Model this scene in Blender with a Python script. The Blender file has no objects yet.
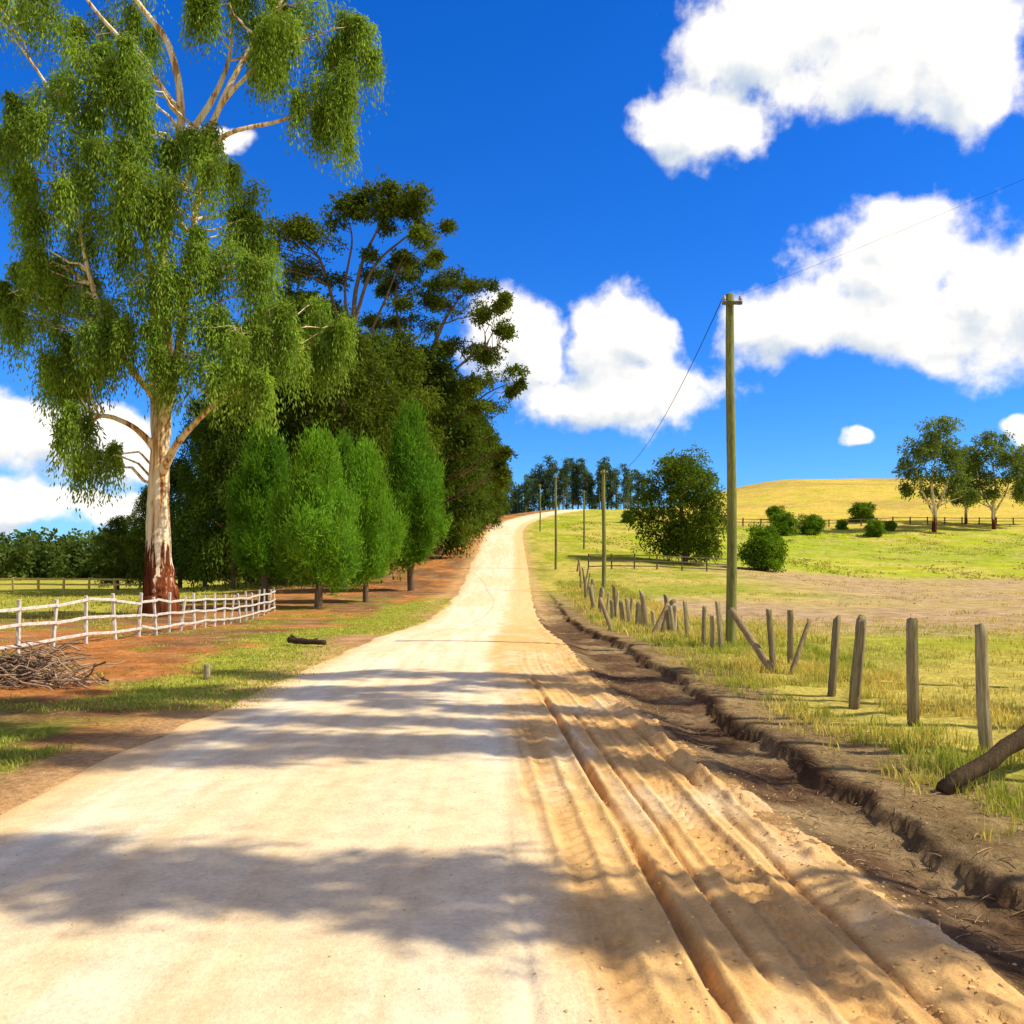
import bpy, bmesh, math, random
import numpy as np
from mathutils import Vector, Matrix
from mathutils.bvhtree import BVHTree
R_=np.random.default_rng(7); random.seed(7)
scene=bpy.context.scene; COL=scene.collection
scene.view_settings.view_transform='Standard'; scene.view_settings.look='None'; scene.view_settings.exposure=0
# ------------------------------------------------------------------ noise
def _h(ix,iy,s):
    n=np.sin(ix*127.1+iy*311.7+s*74.7)*43758.5453
    return n-np.floor(n)
def vn(x,y,s=0):
    x=np.asarray(x,float);y=np.asarray(y,float)
    ix=np.floor(x);iy=np.floor(y);fx=x-ix;fy=y-iy
    fx=fx*fx*(3-2*fx);fy=fy*fy*(3-2*fy)
    a=_h(ix,iy,s);b=_h(ix+1,iy,s);c=_h(ix,iy+1,s);d=_h(ix+1,iy+1,s)
    return (a*(1-fx)+b*fx)*(1-fy)+(c*(1-fx)+d*fx)*fy
def fbm(x,y,s=0,o=4):
    r=0;a=.5;t=0
    for i in range(o):
        r=r+a*vn(x*2**i,y*2**i,s+i*3.3);t+=a;a*=.5
    return r/t
def ss(t):
    t=np.clip(t,0,1);return t*t*(3-2*t)
def smi(y,xs,ys,w):
    r=0
    for k in (-1,-.5,0,.5,1): r=r+np.interp(y+k*w,xs,ys)
    return r/5
def cxr(y): return smi(y,[-100,118,135,150,170,190,210,235,270,330],[-1.1,-1.1,-.6,1,5,10.5,18,30,50,90],8)
def RP(y): return smi(y,[-2000,42,60,80,105,130,170,205,240,300,500,900,3000],[0,0,.6,2.4,5,7.6,12,15.6,17,17,10,4,0],7)+.12*np.exp(-((y-20)/5.)**2)-.16*np.exp(-((y-34)/7.)**2)
def PR(y): return smi(y,[-2000,20,60,85,110,135,150,200,250,300,340,400,600,1000,3000],[0,-.05,-.05,.8,2.8,6,8.5,16.5,25,32.5,33,30,20,10,0],9)
def base(x,y):
    x=np.asarray(x,float);y=np.asarray(y,float)
    c=np.minimum(cxr(y),18.); dx=x-c
    rend=np.interp(y,[20,60,300],[16,38,78])
    r=RP(y)
    tr=ss((dx-6)/(rend-6)); tl=ss((-dx-6)/26)
    h=r+tr*(PR(y)-r)+tl*(-.15-r)
    far=ss((np.abs(dx)-5)/20)
    h=h+far*((fbm(x*.03,y*.03,5,3)-.5)*np.interp(y,[0,60,300],[.15,.5,1.2]))
    return h
def bankx(y): return 2.66-.02*np.clip(y-8,0,20)+ (fbm(y*1.3,y*0+3,9,4)-.5)*.45
def EU(y): return np.interp(y,[0,14,24,45,80],[3.5,2.5,2.15,2.15,2.6])
def ELf(y): return np.interp(y,[0,12,20,45,80],[2.45,2.4,2.0,1.9,2.4])
def H(x,y):
    x=np.asarray(x,float);y=np.asarray(y,float)
    h=base(x,y)
    b=bankx(y);b=b+(fbm(x*5,y*5,14,3)-.5)*.28
    fade=1-ss((y-34)/22)
    e=EU(y)-1.15
    d=ss((x-e)/.45)*(1-ss((x-b+.08)/.10))
    h=h-d*fade*(.085+.05*fbm(x*2,y*.8,2,2))
    h=h+np.exp(-((x-b-.2)/.22)**2)*.02*fade
    vz=ss((np.abs(x+1)-3.4)/1.0)*(1-ss((np.abs(x+1)-40)/20))
    h=h+vz*((fbm(x*1.3,y*1.3,11,4)-.5)*.08+(fbm(x*6,y*6,12,3)-.5)*.035)
    h=h+d*fade*(fbm(x*8,y*8,13,4)-.5)*.065
    return h
def Hs(x,y): return float(H(np.array([x]),np.array([y]))[0])
# ------------------------------------------------------------------ geometry builder
class Geo:
    def __init__(s): s.V=[];s.F={3:[],4:[]};s.C=[];s.n=0
    def add(s,V,F,col=(1,1,1)):
        V=np.asarray(V,float).reshape(-1,3)
        c=np.asarray(col,float)
        if c.ndim==1: c=np.tile(c,(len(V),1))
        s.V.append(V);s.C.append(c)
        for f in (F if isinstance(F,list) else [F]):
            f=np.asarray(f,int)
            if len(f): s.F[f.shape[1]].append(f+s.n)
        s.n+=len(V)
    def mesh(s,name,mat,smooth=False):
        me=bpy.data.meshes.new(name)
        V=np.concatenate(s.V);C=np.concatenate(s.C)
        fs=[np.concatenate(s.F[k]) for k in (3,4) if s.F[k]]
        loops=np.concatenate([f.ravel() for f in fs])
        tot=np.concatenate([np.full(len(f),f.shape[1]) for f in fs])
        start=np.concatenate([[0],np.cumsum(tot)[:-1]])
        me.vertices.add(len(V));me.vertices.foreach_set("co",V.ravel().astype(np.float32))
        me.loops.add(len(loops));me.loops.foreach_set("vertex_index",loops.astype(np.int32))
        me.polygons.add(len(tot));me.polygons.foreach_set("loop_start",start.astype(np.int32))
        me.update(calc_edges=True)
        me.polygons.foreach_set("use_smooth",np.full(len(tot),smooth))
        a=me.color_attributes.new("Col",'FLOAT_COLOR','POINT')
        cc=np.ones((len(V),4),np.float32);cc[:,:3]=C;a.data.foreach_set("color",cc.ravel())
        me.materials.append(mat);me.validate()
        return me
def catmull(P,n):
    P=np.asarray(P,float)
    if len(P)<3:
        t=np.linspace(0,1,n)[:,None];return P[0]*(1-t)+P[-1]*t
    Q=np.vstack([2*P[0]-P[1],P,2*P[-1]-P[-2]])
    out=[]
    m=len(P)-1
    for t in np.linspace(0,m-1e-6,n):
        i=int(t);u=t-i
        a,b,c,d=Q[i],Q[i+1],Q[i+2],Q[i+3]
        out.append(.5*((2*b)+(-a+c)*u+(2*a-5*b+4*c-d)*u*u+(-a+3*b-3*c+d)*u**3))
    return np.array(out)
def tube(geo,P,r,k=8,col=(1,1,1),rough=0.,cap=False):
    P=np.asarray(P,float)[:,:3];n=len(P);r=np.broadcast_to(np.asarray(r,float),(n,))
    T=np.gradient(P,axis=0);T/=np.linalg.norm(T,axis=1)[:,None]+1e-9
    ref=np.array([0.31,.95,.05]) if abs(T[:,2]).mean()>.6 else np.array([0,0.05,1.])
    A=np.cross(T,ref);A/=np.linalg.norm(A,axis=1)[:,None]+1e-9
    B=np.cross(T,A)
    th=np.linspace(0,2*np.pi,k,endpoint=False)
    rr=r[:,None]*(1+rough*(R_.random((1,k))-.5)*1.4+rough*(R_.random((n,k))-.5))
    V=P[:,None,:]+rr[...,None]*(np.cos(th)[None,:,None]*A[:,None,:]+np.sin(th)[None,:,None]*B[:,None,:])
    V=V.reshape(-1,3)
    i=np.arange(n-1)[:,None]*k;j=np.arange(k)[None,:];j2=(j+1)%k
    F=np.stack([i+j,i+j2,i+k+j2,i+k+j],-1).reshape(-1,4)
    Fs=[F]
    if cap:
        V=np.vstack([V,P[:1],P[-1:]+0]);c0=n*k;c1=c0+1
        jj=np.arange(k)
        Fs.append(np.stack([np.full(k,c0),(jj+1)%k,jj],-1))
        Fs.append(np.stack([np.full(k,c1),(n-1)*k+jj,(n-1)*k+(jj+1)%k],-1))
    geo.add(V,Fs,col)
def unit(a): return a/(np.linalg.norm(a,axis=-1,keepdims=True)+1e-9)
def leaves(geo,P,D,L,W,col):
    n=len(P);D=unit(D)
    S=unit(np.cross(D,R_.normal(size=(n,3))))
    L=np.broadcast_to(L,(n,))[:,None];W=np.broadcast_to(W,(n,))[:,None]
    V=np.stack([P,P+D*L*.45+S*W/2,P+D*L,P+D*L*.45-S*W/2],1).reshape(-1,3)
    geo.add(V,np.arange(4*n).reshape(-1,4),np.repeat(col,4,axis=0))
# ------------------------------------------------------------------ materials
def newmat(name):
    m=bpy.data.materials.new(name);m.use_nodes=True;nt=m.node_tree;nt.nodes.clear()
    return m,nt
def N(nt,t,**kw):
    n=nt.nodes.new(t)
    for k,v in kw.items(): setattr(n,k,v)
    return n
def leafmat(name,trans=.35):
    m,nt=newmat(name)
    a=N(nt,'ShaderNodeAttribute',attribute_name='Col')
    d=N(nt,'ShaderNodeBsdfDiffuse');t=N(nt,'ShaderNodeBsdfTranslucent');mx=N(nt,'ShaderNodeMixShader')
    o=N(nt,'ShaderNodeOutputMaterial')
    tint=N(nt,'ShaderNodeMix',data_type='RGBA',blend_type='MULTIPLY');tint.inputs[0].default_value=1
    tint.inputs[7].default_value=(1.25,1.25,.6,1)
    L=nt.links.new
    L(a.outputs['Color'],d.inputs[0]);L(a.outputs['Color'],tint.inputs[6]);L(tint.outputs[2],t.inputs[0])
    mx.inputs[0].default_value=trans
    L(d.outputs[0],mx.inputs[1]);L(t.outputs[0],mx.inputs[2]);L(mx.outputs[0],o.inputs[0])
    return m
LEAF=leafmat("foliage",.42);GRASSM=leafmat("grass_blades",.3)
def surfmat(name,detail=18.,bump=.4,bdist=.02,var=.35,rough=.95,usecol=True,color=(.5,.5,.5),stretch=(1,1,1),coord='Object',oct=6):
    m,nt=newmat(name);L=nt.links.new
    tc=N(nt,'ShaderNodeTexCoord');mp=N(nt,'ShaderNodeMapping');mp.inputs['Scale'].default_value=stretch
    L(tc.outputs[coord],mp.inputs[0])
    if usecol:
        a=N(nt,'ShaderNodeAttribute',attribute_name='Col');cs=a.outputs['Color']
    else:
        a=N(nt,'ShaderNodeRGB');a.outputs[0].default_value=(*color,1);cs=a.outputs[0]
    n1=N(nt,'ShaderNodeTexNoise');n1.inputs['Scale'].default_value=detail;n1.inputs['Detail'].default_value=oct;n1.inputs['Roughness'].default_value=.7
    n2=N(nt,'ShaderNodeTexNoise');n2.inputs['Scale'].default_value=detail*.12;n2.inputs['Detail'].default_value=3
    L(mp.outputs[0],n1.inputs[0]);L(mp.outputs[0],n2.inputs[0])
    r1=N(nt,'ShaderNodeMapRange');r1.inputs[1].default_value=.3;r1.inputs[2].default_value=.7;r1.inputs[3].default_value=1-var;r1.inputs[4].default_value=1+var
    r2=N(nt,'ShaderNodeMapRange');r2.inputs[1].default_value=.3;r2.inputs[2].default_value=.7;r2.inputs[3].default_value=1-var*.6;r2.inputs[4].default_value=1+var*.6
    L(n1.outputs[0],r1.inputs[0]);L(n2.outputs[0],r2.inputs[0])
    mu=N(nt,'ShaderNodeMath',operation='MULTIPLY');L(r1.outputs[0],mu.inputs[0]);L(r2.outputs[0],mu.inputs[1])
    vm=N(nt,'ShaderNodeVectorMath',operation='SCALE');L(cs,vm.inputs[0]);L(mu.outputs[0],vm.inputs['Scale'])
    b=N(nt,'ShaderNodeBsdfDiffuse') if rough>=.9 else N(nt,'ShaderNodeBsdfPrincipled')
    if rough<.9:
        b.inputs['Roughness'].default_value=rough;b.inputs['Specular IOR Level'].default_value=.2
    L(vm.outputs[0],b.inputs[0])
    if bump>0:
        bp=N(nt,'ShaderNodeBump');bp.inputs['Strength'].default_value=bump;bp.inputs['Distance'].default_value=bdist
        L(n1.outputs[0],bp.inputs['Height']);L(bp.outputs[0],b.inputs['Normal'])
    o=N(nt,'ShaderNodeOutputMaterial');L(b.outputs[0],o.inputs[0])
    return m
GROUND=surfmat("soil_and_grass",12,.9,.06,.40)
ROAD=surfmat("sandy_gravel",34,.75,.013,.14)
WOOD=surfmat("weathered_wood",14,.8,.02,.45,stretch=(3,3,.35),rough=.95)
STICK=surfmat("dry_sticks",20,.5,.01,.4)
PAINT=surfmat("chipped_white_paint",9,.5,.006,.42,usecol=False,color=(.66,.61,.52))
RAILW=surfmat("grey_rail_wood",10,.4,.01,.3,usecol=False,color=(.16,.13,.09))
YRAIL=surfmat("pale_rail_wood",10,.4,.01,.3,usecol=False,color=(.68,.52,.16))
DBARK=surfmat("dark_bark",6,.8,.05,.4,stretch=(2,2,.4))
STONE=surfmat("stone",30,0,.01,.3)
WIREM=surfmat("wire_metal",5,.0,.01,.1,usecol=False,color=(.03,.03,.03))
CERAM=surfmat("insulator_ceramic",5,.0,.01,.1,usecol=False,color=(.45,.42,.38),rough=.3)
def gumbark():
    m,nt=newmat("gum_bark");L=nt.links.new
    tc=N(nt,'ShaderNodeTexCoord');mp=N(nt,'ShaderNodeMapping');mp.inputs['Scale'].default_value=(3.2,3.2,.20);L(tc.outputs['Object'],mp.inputs[0])
    n=N(nt,'ShaderNodeTexNoise');n.inputs['Scale'].default_value=1.6;n.inputs['Detail'].default_value=7;n.inputs['Roughness'].default_value=.62;L(mp.outputs[0],n.inputs[0])
    cr=N(nt,'ShaderNodeValToRGB');e=cr.color_ramp.elements
    e[0].position=.36;e[0].color=(.30,.11,.035,1);e[1].position=.60;e[1].color=(.95,.83,.58,1)
    x=e.new(.44);x.color=(.62,.36,.15,1);x=e.new(.50);x.color=(.88,.70,.42,1)
    L(n.outputs[0],cr.inputs[0])
    sp=N(nt,'ShaderNodeSeparateXYZ');L(tc.outputs['Object'],sp.inputs[0])
    ad=N(nt,'ShaderNodeMath',operation='MULTIPLY_ADD');ad.inputs[1].default_value=11.;L(n.outputs[0],ad.inputs[0]);L(sp.outputs['Z'],ad.inputs[2])
    mr=N(nt,'ShaderNodeMapRange');mr.inputs[1].default_value=8.0;mr.inputs[2].default_value=8.7;L(ad.outputs[0],mr.inputs[0])
    cr2=N(nt,'ShaderNodeValToRGB');e=cr2.color_ramp.elements;e[0].position=.38;e[0].color=(.03,.010,.006,1);e[1].position=.62;e[1].color=(.28,.08,.03,1);L(n.outputs[0],cr2.inputs[0])
    mx=N(nt,'ShaderNodeMix',data_type='RGBA');L(mr.outputs[0],mx.inputs[0]);L(cr2.outputs[0],mx.inputs[6]);L(cr.outputs[0],mx.inputs[7])
    b=N(nt,'ShaderNodeBsdfDiffuse');L(mx.outputs[2],b.inputs['Color'])
    bp=N(nt,'ShaderNodeBump');bp.inputs['Strength'].default_value=.5;bp.inputs['Distance'].default_value=.07;L(n.outputs[0],bp.inputs['Height']);L(bp.outputs[0],b.inputs['Normal'])
    o=N(nt,'ShaderNodeOutputMaterial');L(b.outputs[0],o.inputs[0]);return m
GUM=gumbark()
# ------------------------------------------------------------------ object helpers
def obj(name,me,parent=None,loc=(0,0,0),rot=(0,0,0),sc=(1,1,1)):
    o=bpy.data.objects.new(name,me);COL.objects.link(o)
    o.location=loc;o.rotation_euler=rot;o.scale=sc
    if parent: o.parent=parent
    return o
def tag(o,label,cat,group=None):
    o["label"]=label;o["category"]=cat
    if group:o["group"]=group
    return o
def dup(src,loc,rotz=0,sc=1.,label=None):
    c=src.copy();COL.objects.link(c);c.location=loc;c.rotation_euler=(src.rotation_euler[0],src.rotation_euler[1],rotz)
    c.scale=sc if hasattr(sc,'__len__') else (sc,sc,sc)
    for ch in src.children:
        k=ch.copy();COL.objects.link(k);k.parent=c
    if label:c["label"]=label
    return c
def mix(a,b,t): return a*(1-t[:,None])+b*t[:,None]
A=lambda *c:np.array(c,float)
# ------------------------------------------------------------------ ground colour
GREEN=A(.20,.26,.025);YEL=A(.58,.47,.10);TAN=A(.55,.38,.18);BROWN=A(.18,.105,.055);ORNG=A(.52,.21,.06);GOLD=A(.70,.50,.10);LIME=A(.42,.47,.03)
def gcol(x,y):
    n=len(x);f=lambda s,k,o=4:fbm(x*s,y*s,k,o)
    hi=f(1.1,21);mid=f(.28,22);lo=f(.05,23,3);fine=f(5,24,3)
    c=np.tile(YEL,(n,1))
    c=mix(c,GREEN,ss((mid-.45)/.2)*.5)
    yy=y+(lo-.5)*18*ss(y/40)+(mid-.5)*5
    right=ss((x-4.5)/2)
    pad=np.tile(TAN*A(.98,.98,1.1),(n,1));pad=mix(pad,YEL,ss((mid-.45)/.2)*.35);pad=mix(pad,BROWN*1.8,ss((hi-.52)/.15)*.3)
    t=right*ss((yy-19)/5);c=mix(c,pad,t)
    g=mix(np.tile(LIME,(n,1)),YEL*1.1,ss((mid-.42)/.22)*.7);g=mix(g,GREEN*1.5,ss((lo-.5)/.12)*.5);g=mix(g,TAN,ss((hi-.58)/.1)*.35)
    t=ss((yy-82)/8)*ss((x-2)/3);c=mix(c,g,t)
    gold=mix(np.tile(GOLD,(n,1)),LIME,ss((mid-.45)/.2)*.45);gold=mix(gold,BROWN*2,ss((lo-.5)/.2)*.35)
    t=ss((yy-146)/14)*ss((x-16)/16);c=mix(c,gold,t)
    t=right*np.exp(-((y-21)/3.)**2)*ss((x-6.5)/3)*.7;c=mix(c,LIME*.85,t)
    t=ss((x-2.5)/1)*(1-ss((x-14)/10))*ss((y-42)/12)*(1-ss((y-190)/20));c=mix(c,mix(np.tile(LIME*.8,(n,1)),YEL,ss((mid-.35)/.3)),t*.85)
    cx=np.minimum(cxr(y),18);dx=x-cx
    lt=ss((-dx-1.7)/.5)*(1-ss((-dx-16-3*mid)/3))
    lz=(1-ss((y-190)/20))
    orng=mix(np.tile(ORNG,(n,1)),BROWN*1.1,ss((mid-.44)/.18)*.75);orng=mix(orng,TAN*.9,ss((hi-.52)/.2)*.35);orng=mix(orng,GREEN*1.1,ss((f(.6,27)-.54)/.08)*.5*ss((y-9)/4)*(1-ss((y-45)/10)))
    c=mix(c,orng,lt*lz)
    gs=np.exp(-((x+4.7+.9*(mid-.5)*4-.02*np.clip(y-15,0,30))/1.25)**2)*ss((y-10.5)/2)*(1-ss((y-46)/8))
    gs=np.clip(gs*1.5+(hi-.55)*1.6,0,1)*ss((gs-.15)/.3)
    c=mix(c,mix(np.tile(A(.34,.41,.03),(n,1)),YEL,hi*.7),gs*.9)
    gp=ss((-x-4.0)/.6)*(1-ss((y-9.6)/1.2))*ss((hi*.6+mid*.6-.5)/.12)*(y>-40)
    c=mix(c,A(.28,.33,.03),gp*.8)
    t=ss((-x-15)/4)*ss((y-32)/8);c=mix(c,mix(np.tile(A(.34,.38,.03),(n,1)),YEL,mid),t)
    b=bankx(y);fade=1-ss((y-38)/22);e0=EU(y)-1.15
    vg=ss((x-b+.1)/.1)*(1-ss((x-b-.40-.8*mid)/.4))*fade
    c=mix(c,mix(np.tile(TAN*.8,(n,1)),BROWN*1.1,hi),vg*.9)
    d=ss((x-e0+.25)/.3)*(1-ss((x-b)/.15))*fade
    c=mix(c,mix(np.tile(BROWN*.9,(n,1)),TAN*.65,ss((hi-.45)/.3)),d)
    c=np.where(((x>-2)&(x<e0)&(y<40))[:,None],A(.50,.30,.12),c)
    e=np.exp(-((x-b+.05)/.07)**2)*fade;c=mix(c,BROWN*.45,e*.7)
    c=c*(.80+.40*fine)[:,None]
    t=np.exp(-((np.abs(dx+.05)-2.5)/.7)**2)*(dx<0);c=mix(c,A(.70,.42,.18),t*.7)
    t=np.exp(-((dx-2.5)/.5)**2)*ss((y-28)/15);c=mix(c,A(.66,.42,.18),t*.7)
    return c
# ------------------------------------------------------------------ ground sheet
def axis(segs):
    out=[]
    for a,b,s0,s1 in segs:
        p=a
        while p<b-1e-6:
            out.append(p);t=(p-a)/(b-a);p+=s0+(s1-s0)*t
    out.append(segs[-1][1]);return np.array(out)
xr=axis([(0,1.0,.12,.06),(1.0,5.4,.035,.06),(5.4,20,.1,.8),(20,130,.8,3.5),(130,1800,5,120)])
xl=axis([(0,3.4,.15,.1),(3.4,8,.07,.1),(8,25,.12,.8),(25,130,.8,4),(130,1800,6,120)])
X=np.concatenate([-xl[::-1][:-1],xr])
Y=axis([(-600,-30,80,8),(-30,2,4,.3),(2,9,.045,.06),(9,30,.07,.25),(30,100,.25,1.0),(100,360,1.0,3.5),(360,2400,6,150)])
gx,gy=np.meshgrid(X,Y);fx=gx.ravel();fy=gy.ravel()
z=H(fx,fy)
dd=fx-cxr(fy)
inroad=ss((dd+ELf(fy)+.15)/.5)*(1-ss((dd-EU(fy)+.55)/.35))*(fy<262)
z=z-.14*inroad
g=Geo();nx=len(X);ny=len(Y)
i=np.arange(ny-1)[:,None]*nx;j=np.arange(nx-1)[None,:]
F=np.stack([i+j,i+j+1,i+nx+j+1,i+nx+j],-1).reshape(-1,4)
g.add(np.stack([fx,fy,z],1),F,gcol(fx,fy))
o=obj("ground",g.mesh("ground",GROUND,True));o["kind"]="structure"
# ------------------------------------------------------------------ road
U=np.concatenate([np.arange(-3.0,1.1,.06),np.arange(1.1,4.0,.017)])
YR=[-40.]
while YR[-1]<258:
    y=YR[-1]
    YR.append(y+(.8 if y<1.5 else max(.022,.006*y)))
YR=np.array(YR)
uu,yy=np.meshgrid(U,YR);u=uu.ravel();y=yy.ravel();c=cxr(y)
slope=(cxr(y+.5)-cxr(y-.5));ln=np.sqrt(1+slope**2)
x=c+u/ln;yw=y-u*slope/ln
zb=base(x,yw)
w=x
near=1-ss((y-8)/12)
near2=1-ss((y-20)/20)
dr=-.05*np.clip(y,0,16)
q=w-dr+(fbm(y*.22,y*0,31,2)-.5)*.10+(fbm(x*3,yw*2.,30,3)-.5)*.03
def gr(c,wd): return np.exp(-((q-c)/wd)**2)
tread=np.sign(np.sin((y*1.0+np.abs(q-1.55)*.9)*2*np.pi/.15))
tread2=np.sin((y-q*.8)*2*np.pi/.15)
brk=lambda s,lo=.34:ss((fbm(x*1.2,yw*.45,s,3)-lo)/.12)
b1_,b2_,b3_,b4_=brk(32,.30),brk(47,.36),brk(48,.36),brk(49,.40)
lump=fbm(x*9,yw*6,33,4)-.5;lump2=fbm(x*22,yw*18,34,3)-.5
zone=ss((q-.25)/.25)*(1-ss((q-2.25)/.15))
ridges=(fbm(q*15,y*.30,46,3)-.5)
dz=(-.055*gr(1.02,.030)+.030*gr(.95,.028)+.030*gr(1.09,.03))*(.35+.65*b2_)
dz+=(-.032*gr(1.27,.022)+.016*gr(1.22,.022))*b3_
dz+=(-.026*gr(1.55,.11)+gr(1.55,.10)*tread*.012)*b1_+(.028*gr(1.41,.025)+.028*gr(1.69,.025))*b1_
dz+=-.032*gr(1.82,.024)*b4_
dz+=(-.024*gr(2.05,.07)+gr(2.05,.075)*tread*.012+.024*gr(1.95,.025))*b3_
dz+=(-.018*gr(.66,.09)+gr(.66,.09)*tread2*.009+.016*gr(.55,.025)+.016*gr(.77,.025))*b2_-.014*gr(.25,.03)*b4_
dz+=ridges*.026*zone
dz+=-.006*gr(-.9,.25)-.006*gr(-2.4,.25)
edge=EU(y)+(fbm(y*1.6,y*0+7,35,4)-.5)*.20
bq=u-edge+.24
berm=np.exp(-(bq/.09)**2)
dz+=berm*(.02+.06*ss((fbm(x*5,yw*4,36,3)-.3)/.5)*ss((y-2)/3))
sandm=ss((q-.20+(fbm(y*.6,x*0,37,3)-.5)*.5)/.35)*near2
dz*=near
dz+=lump*(.005+.022*sandm*ss((q-.9)/.6)+.02*berm*near2)+lump2*.011*sandm*near
dz+=.05*(1-(np.abs(u+.2)/2.6)**2)*ss((3-u)/1.)
en=(fbm(y*.5,u*0+2,38,4)-.5)
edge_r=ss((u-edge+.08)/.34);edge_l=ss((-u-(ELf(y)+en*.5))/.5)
zz=zb+dz-.28*edge_r-.26*edge_l
n1=fbm(x*.6,yw*.16,41,4);n2=fbm(x*3,yw*.5,42,4);n3=fbm(x*1.7,yw*.9,43,4);n4=fbm(x*10,yw*.35,44,3)
SAND=A(.88,.53,.19);PAL=A(.96,.82,.55)
cc=np.tile(PAL,(len(u),1))
cc=mix(cc,A(.92,.70,.40),ss((n2-.45)/.25)*.55)
cc=mix(cc,A(.90,.63,.31),ss((n1-.47)/.2)*.5)
cc=mix(cc,A(.84,.60,.31),ss((n4-.5)/.18)*.45)
hw=(ELf(y)+EU(y)*.9)/5.
ew=ss((np.abs(u+.4)-1.35*hw-.8*(n1-.5))/(.9*hw))
cc=mix(cc,SAND,ew*.75)
cc=mix(cc,mix(np.tile(SAND*.97,(len(u),1)),PAL*.95,ss((n3-.50)/.25)*.5),sandm*.92)
cc=mix(cc,SAND*.70,ss((lump+.02)/.25)*sandm*.5)
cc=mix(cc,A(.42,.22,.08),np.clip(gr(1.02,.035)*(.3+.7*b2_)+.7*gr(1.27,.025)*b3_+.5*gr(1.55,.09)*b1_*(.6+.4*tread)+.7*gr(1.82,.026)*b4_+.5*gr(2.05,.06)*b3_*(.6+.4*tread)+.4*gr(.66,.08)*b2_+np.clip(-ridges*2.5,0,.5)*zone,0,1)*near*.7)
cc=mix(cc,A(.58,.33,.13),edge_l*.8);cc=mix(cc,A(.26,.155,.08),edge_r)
cc=mix(cc,A(.66,.40,.16),np.clip(berm,0,1)*near2*.7)
cc=cc*(.88+.24*fbm(x*12,yw*9,45,3))[:,None]
g=Geo();nx=len(U);ny=len(YR)
i=np.arange(ny-1)[:,None]*nx;j=np.arange(nx-1)[None,:]
F=np.stack([i+j,i+j+1,i+nx+j+1,i+nx+j],-1).reshape(-1,4)
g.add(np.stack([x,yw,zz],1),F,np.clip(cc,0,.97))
o=obj("road",g.mesh("road",ROAD,True));o["kind"]="structure"
# ------------------------------------------------------------------ grass
def blades(geo,x,y,h,w,col,lean=.35):
    n=len(x);z=H(x,y)-.01
    P=np.stack([x,y,z],1)
    a=R_.random(n)*2*np.pi;D=np.stack([np.cos(a),np.sin(a),0*a],1)
    S=np.stack([-np.sin(a+R_.normal(size=n)*.8),np.cos(a),0*a],1)*w[:,None]*.5
    le=(R_.random(n)*lean*2)[:,None];up=A(0,0,1)*h[:,None]
    M=P+D*h[:,None]*le*.35+up*.55;T=P+D*h[:,None]*le+up*(1-.25*le)
    V=np.stack([P-S,P+S,M+S*.8,M-S*.8,T],1).reshape(-1,3)
    b=np.arange(n)*5
    geo.add(V,[np.stack([b,b+1,b+2,b+3],1),np.stack([b+3,b+2,b+4],1)],np.repeat(np.clip(col,0,.95),5,axis=0))
def tufts(xs,ys,per,spread):
    k=R_.poisson(per,len(xs))+1
    X=np.repeat(xs,k);Y=np.repeat(ys,k);n=len(X)
    return X+R_.normal(size=n)*spread,Y+R_.normal(size=n)*spread
def gcolr(n,green):
    a=mix(np.tile(A(.74,.58,.18),(n,1)),A(.29,.38,.04),np.clip(R_.normal(green,.3,n),0,1))
    return a*(.65+.7*R_.random(n))[:,None]
g=Geo()
def scatter(x0,x1,y0,y1,n,dens=None,pw=1.):
    x=x0+(x1-x0)*R_.random(n);y=y0+(y1-y0)*R_.random(n)**pw
    if dens is not None:
        k=R_.random(n)<dens(x,y);x=x[k];y=y[k]
    return x,y
dv=lambda x,y:np.clip((x-bankx(y)-.15)/.7,0,1)**1.2*ss((fbm(x*1.2,y*1.2,51)-.33)/.25)
x,y=scatter(2.8,6.2,3,22,4000,dv);x,y=tufts(x,y,20,.055)
n=len(x);gn=np.clip((fbm(x*.5,y*.4,52)-.44)*3.2,0,.8)
blades(g,x,y,.05+.16*R_.random(n)**1.9,.006+.006*R_.random(n),gcolr(n,gn))
dv2=lambda x,y:np.clip((x-2.7)/.8,0,1)*ss((fbm(x*.8,y*.8,53)-.3)/.25)
x,y=scatter(2.6,7,20,62,5000,dv2,1.3);x,y=tufts(x,y,9,.10)
n=len(x);gn=np.clip((fbm(x*.3,y*.3,54)-.36)*2.2,0,.8)
blades(g,x,y,.10+.20*R_.random(n),.014+.012*R_.random(n),gcolr(n,gn))
o=obj("roadside_grass",g.mesh("roadside_grass",GRASSM));o["kind"]="stuff"
g=Geo()
x,y=scatter(5.2,22,6,34,6500,lambda x,y:ss((fbm(x*.6,y*.6,55)-.38)/.2)*(x<y*.62+1.5));x,y=tufts(x,y,6,.09)
n=len(x);gn=np.clip((fbm(x*.25,y*.25,56)-.46)*3,0,.8)
blades(g,x,y,.04+.09*R_.random(n),.010+.010*R_.random(n),gcolr(n,gn))
x,y=scatter(5.5,50,32,80,3500,lambda x,y:ss((fbm(x*.3,y*.3,57)-.5)/.15)*(x<y*.62+1.5));x,y=tufts(x,y,4,.2)
n=len(x);blades(g,x,y,.06+.07*R_.random(n),.03+.03*R_.random(n),gcolr(n,.10)*.85)
x,y=scatter(8,100,84,150,6000,lambda x,y:ss((fbm(x*.15,y*.15,58)-.4)/.2)*(x<y*.62+1.5));x,y=tufts(x,y,4,.35)
n=len(x);blades(g,x,y,.10+.14*R_.random(n),.08+.07*R_.random(n),gcolr(n,.5)*.85)
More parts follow.
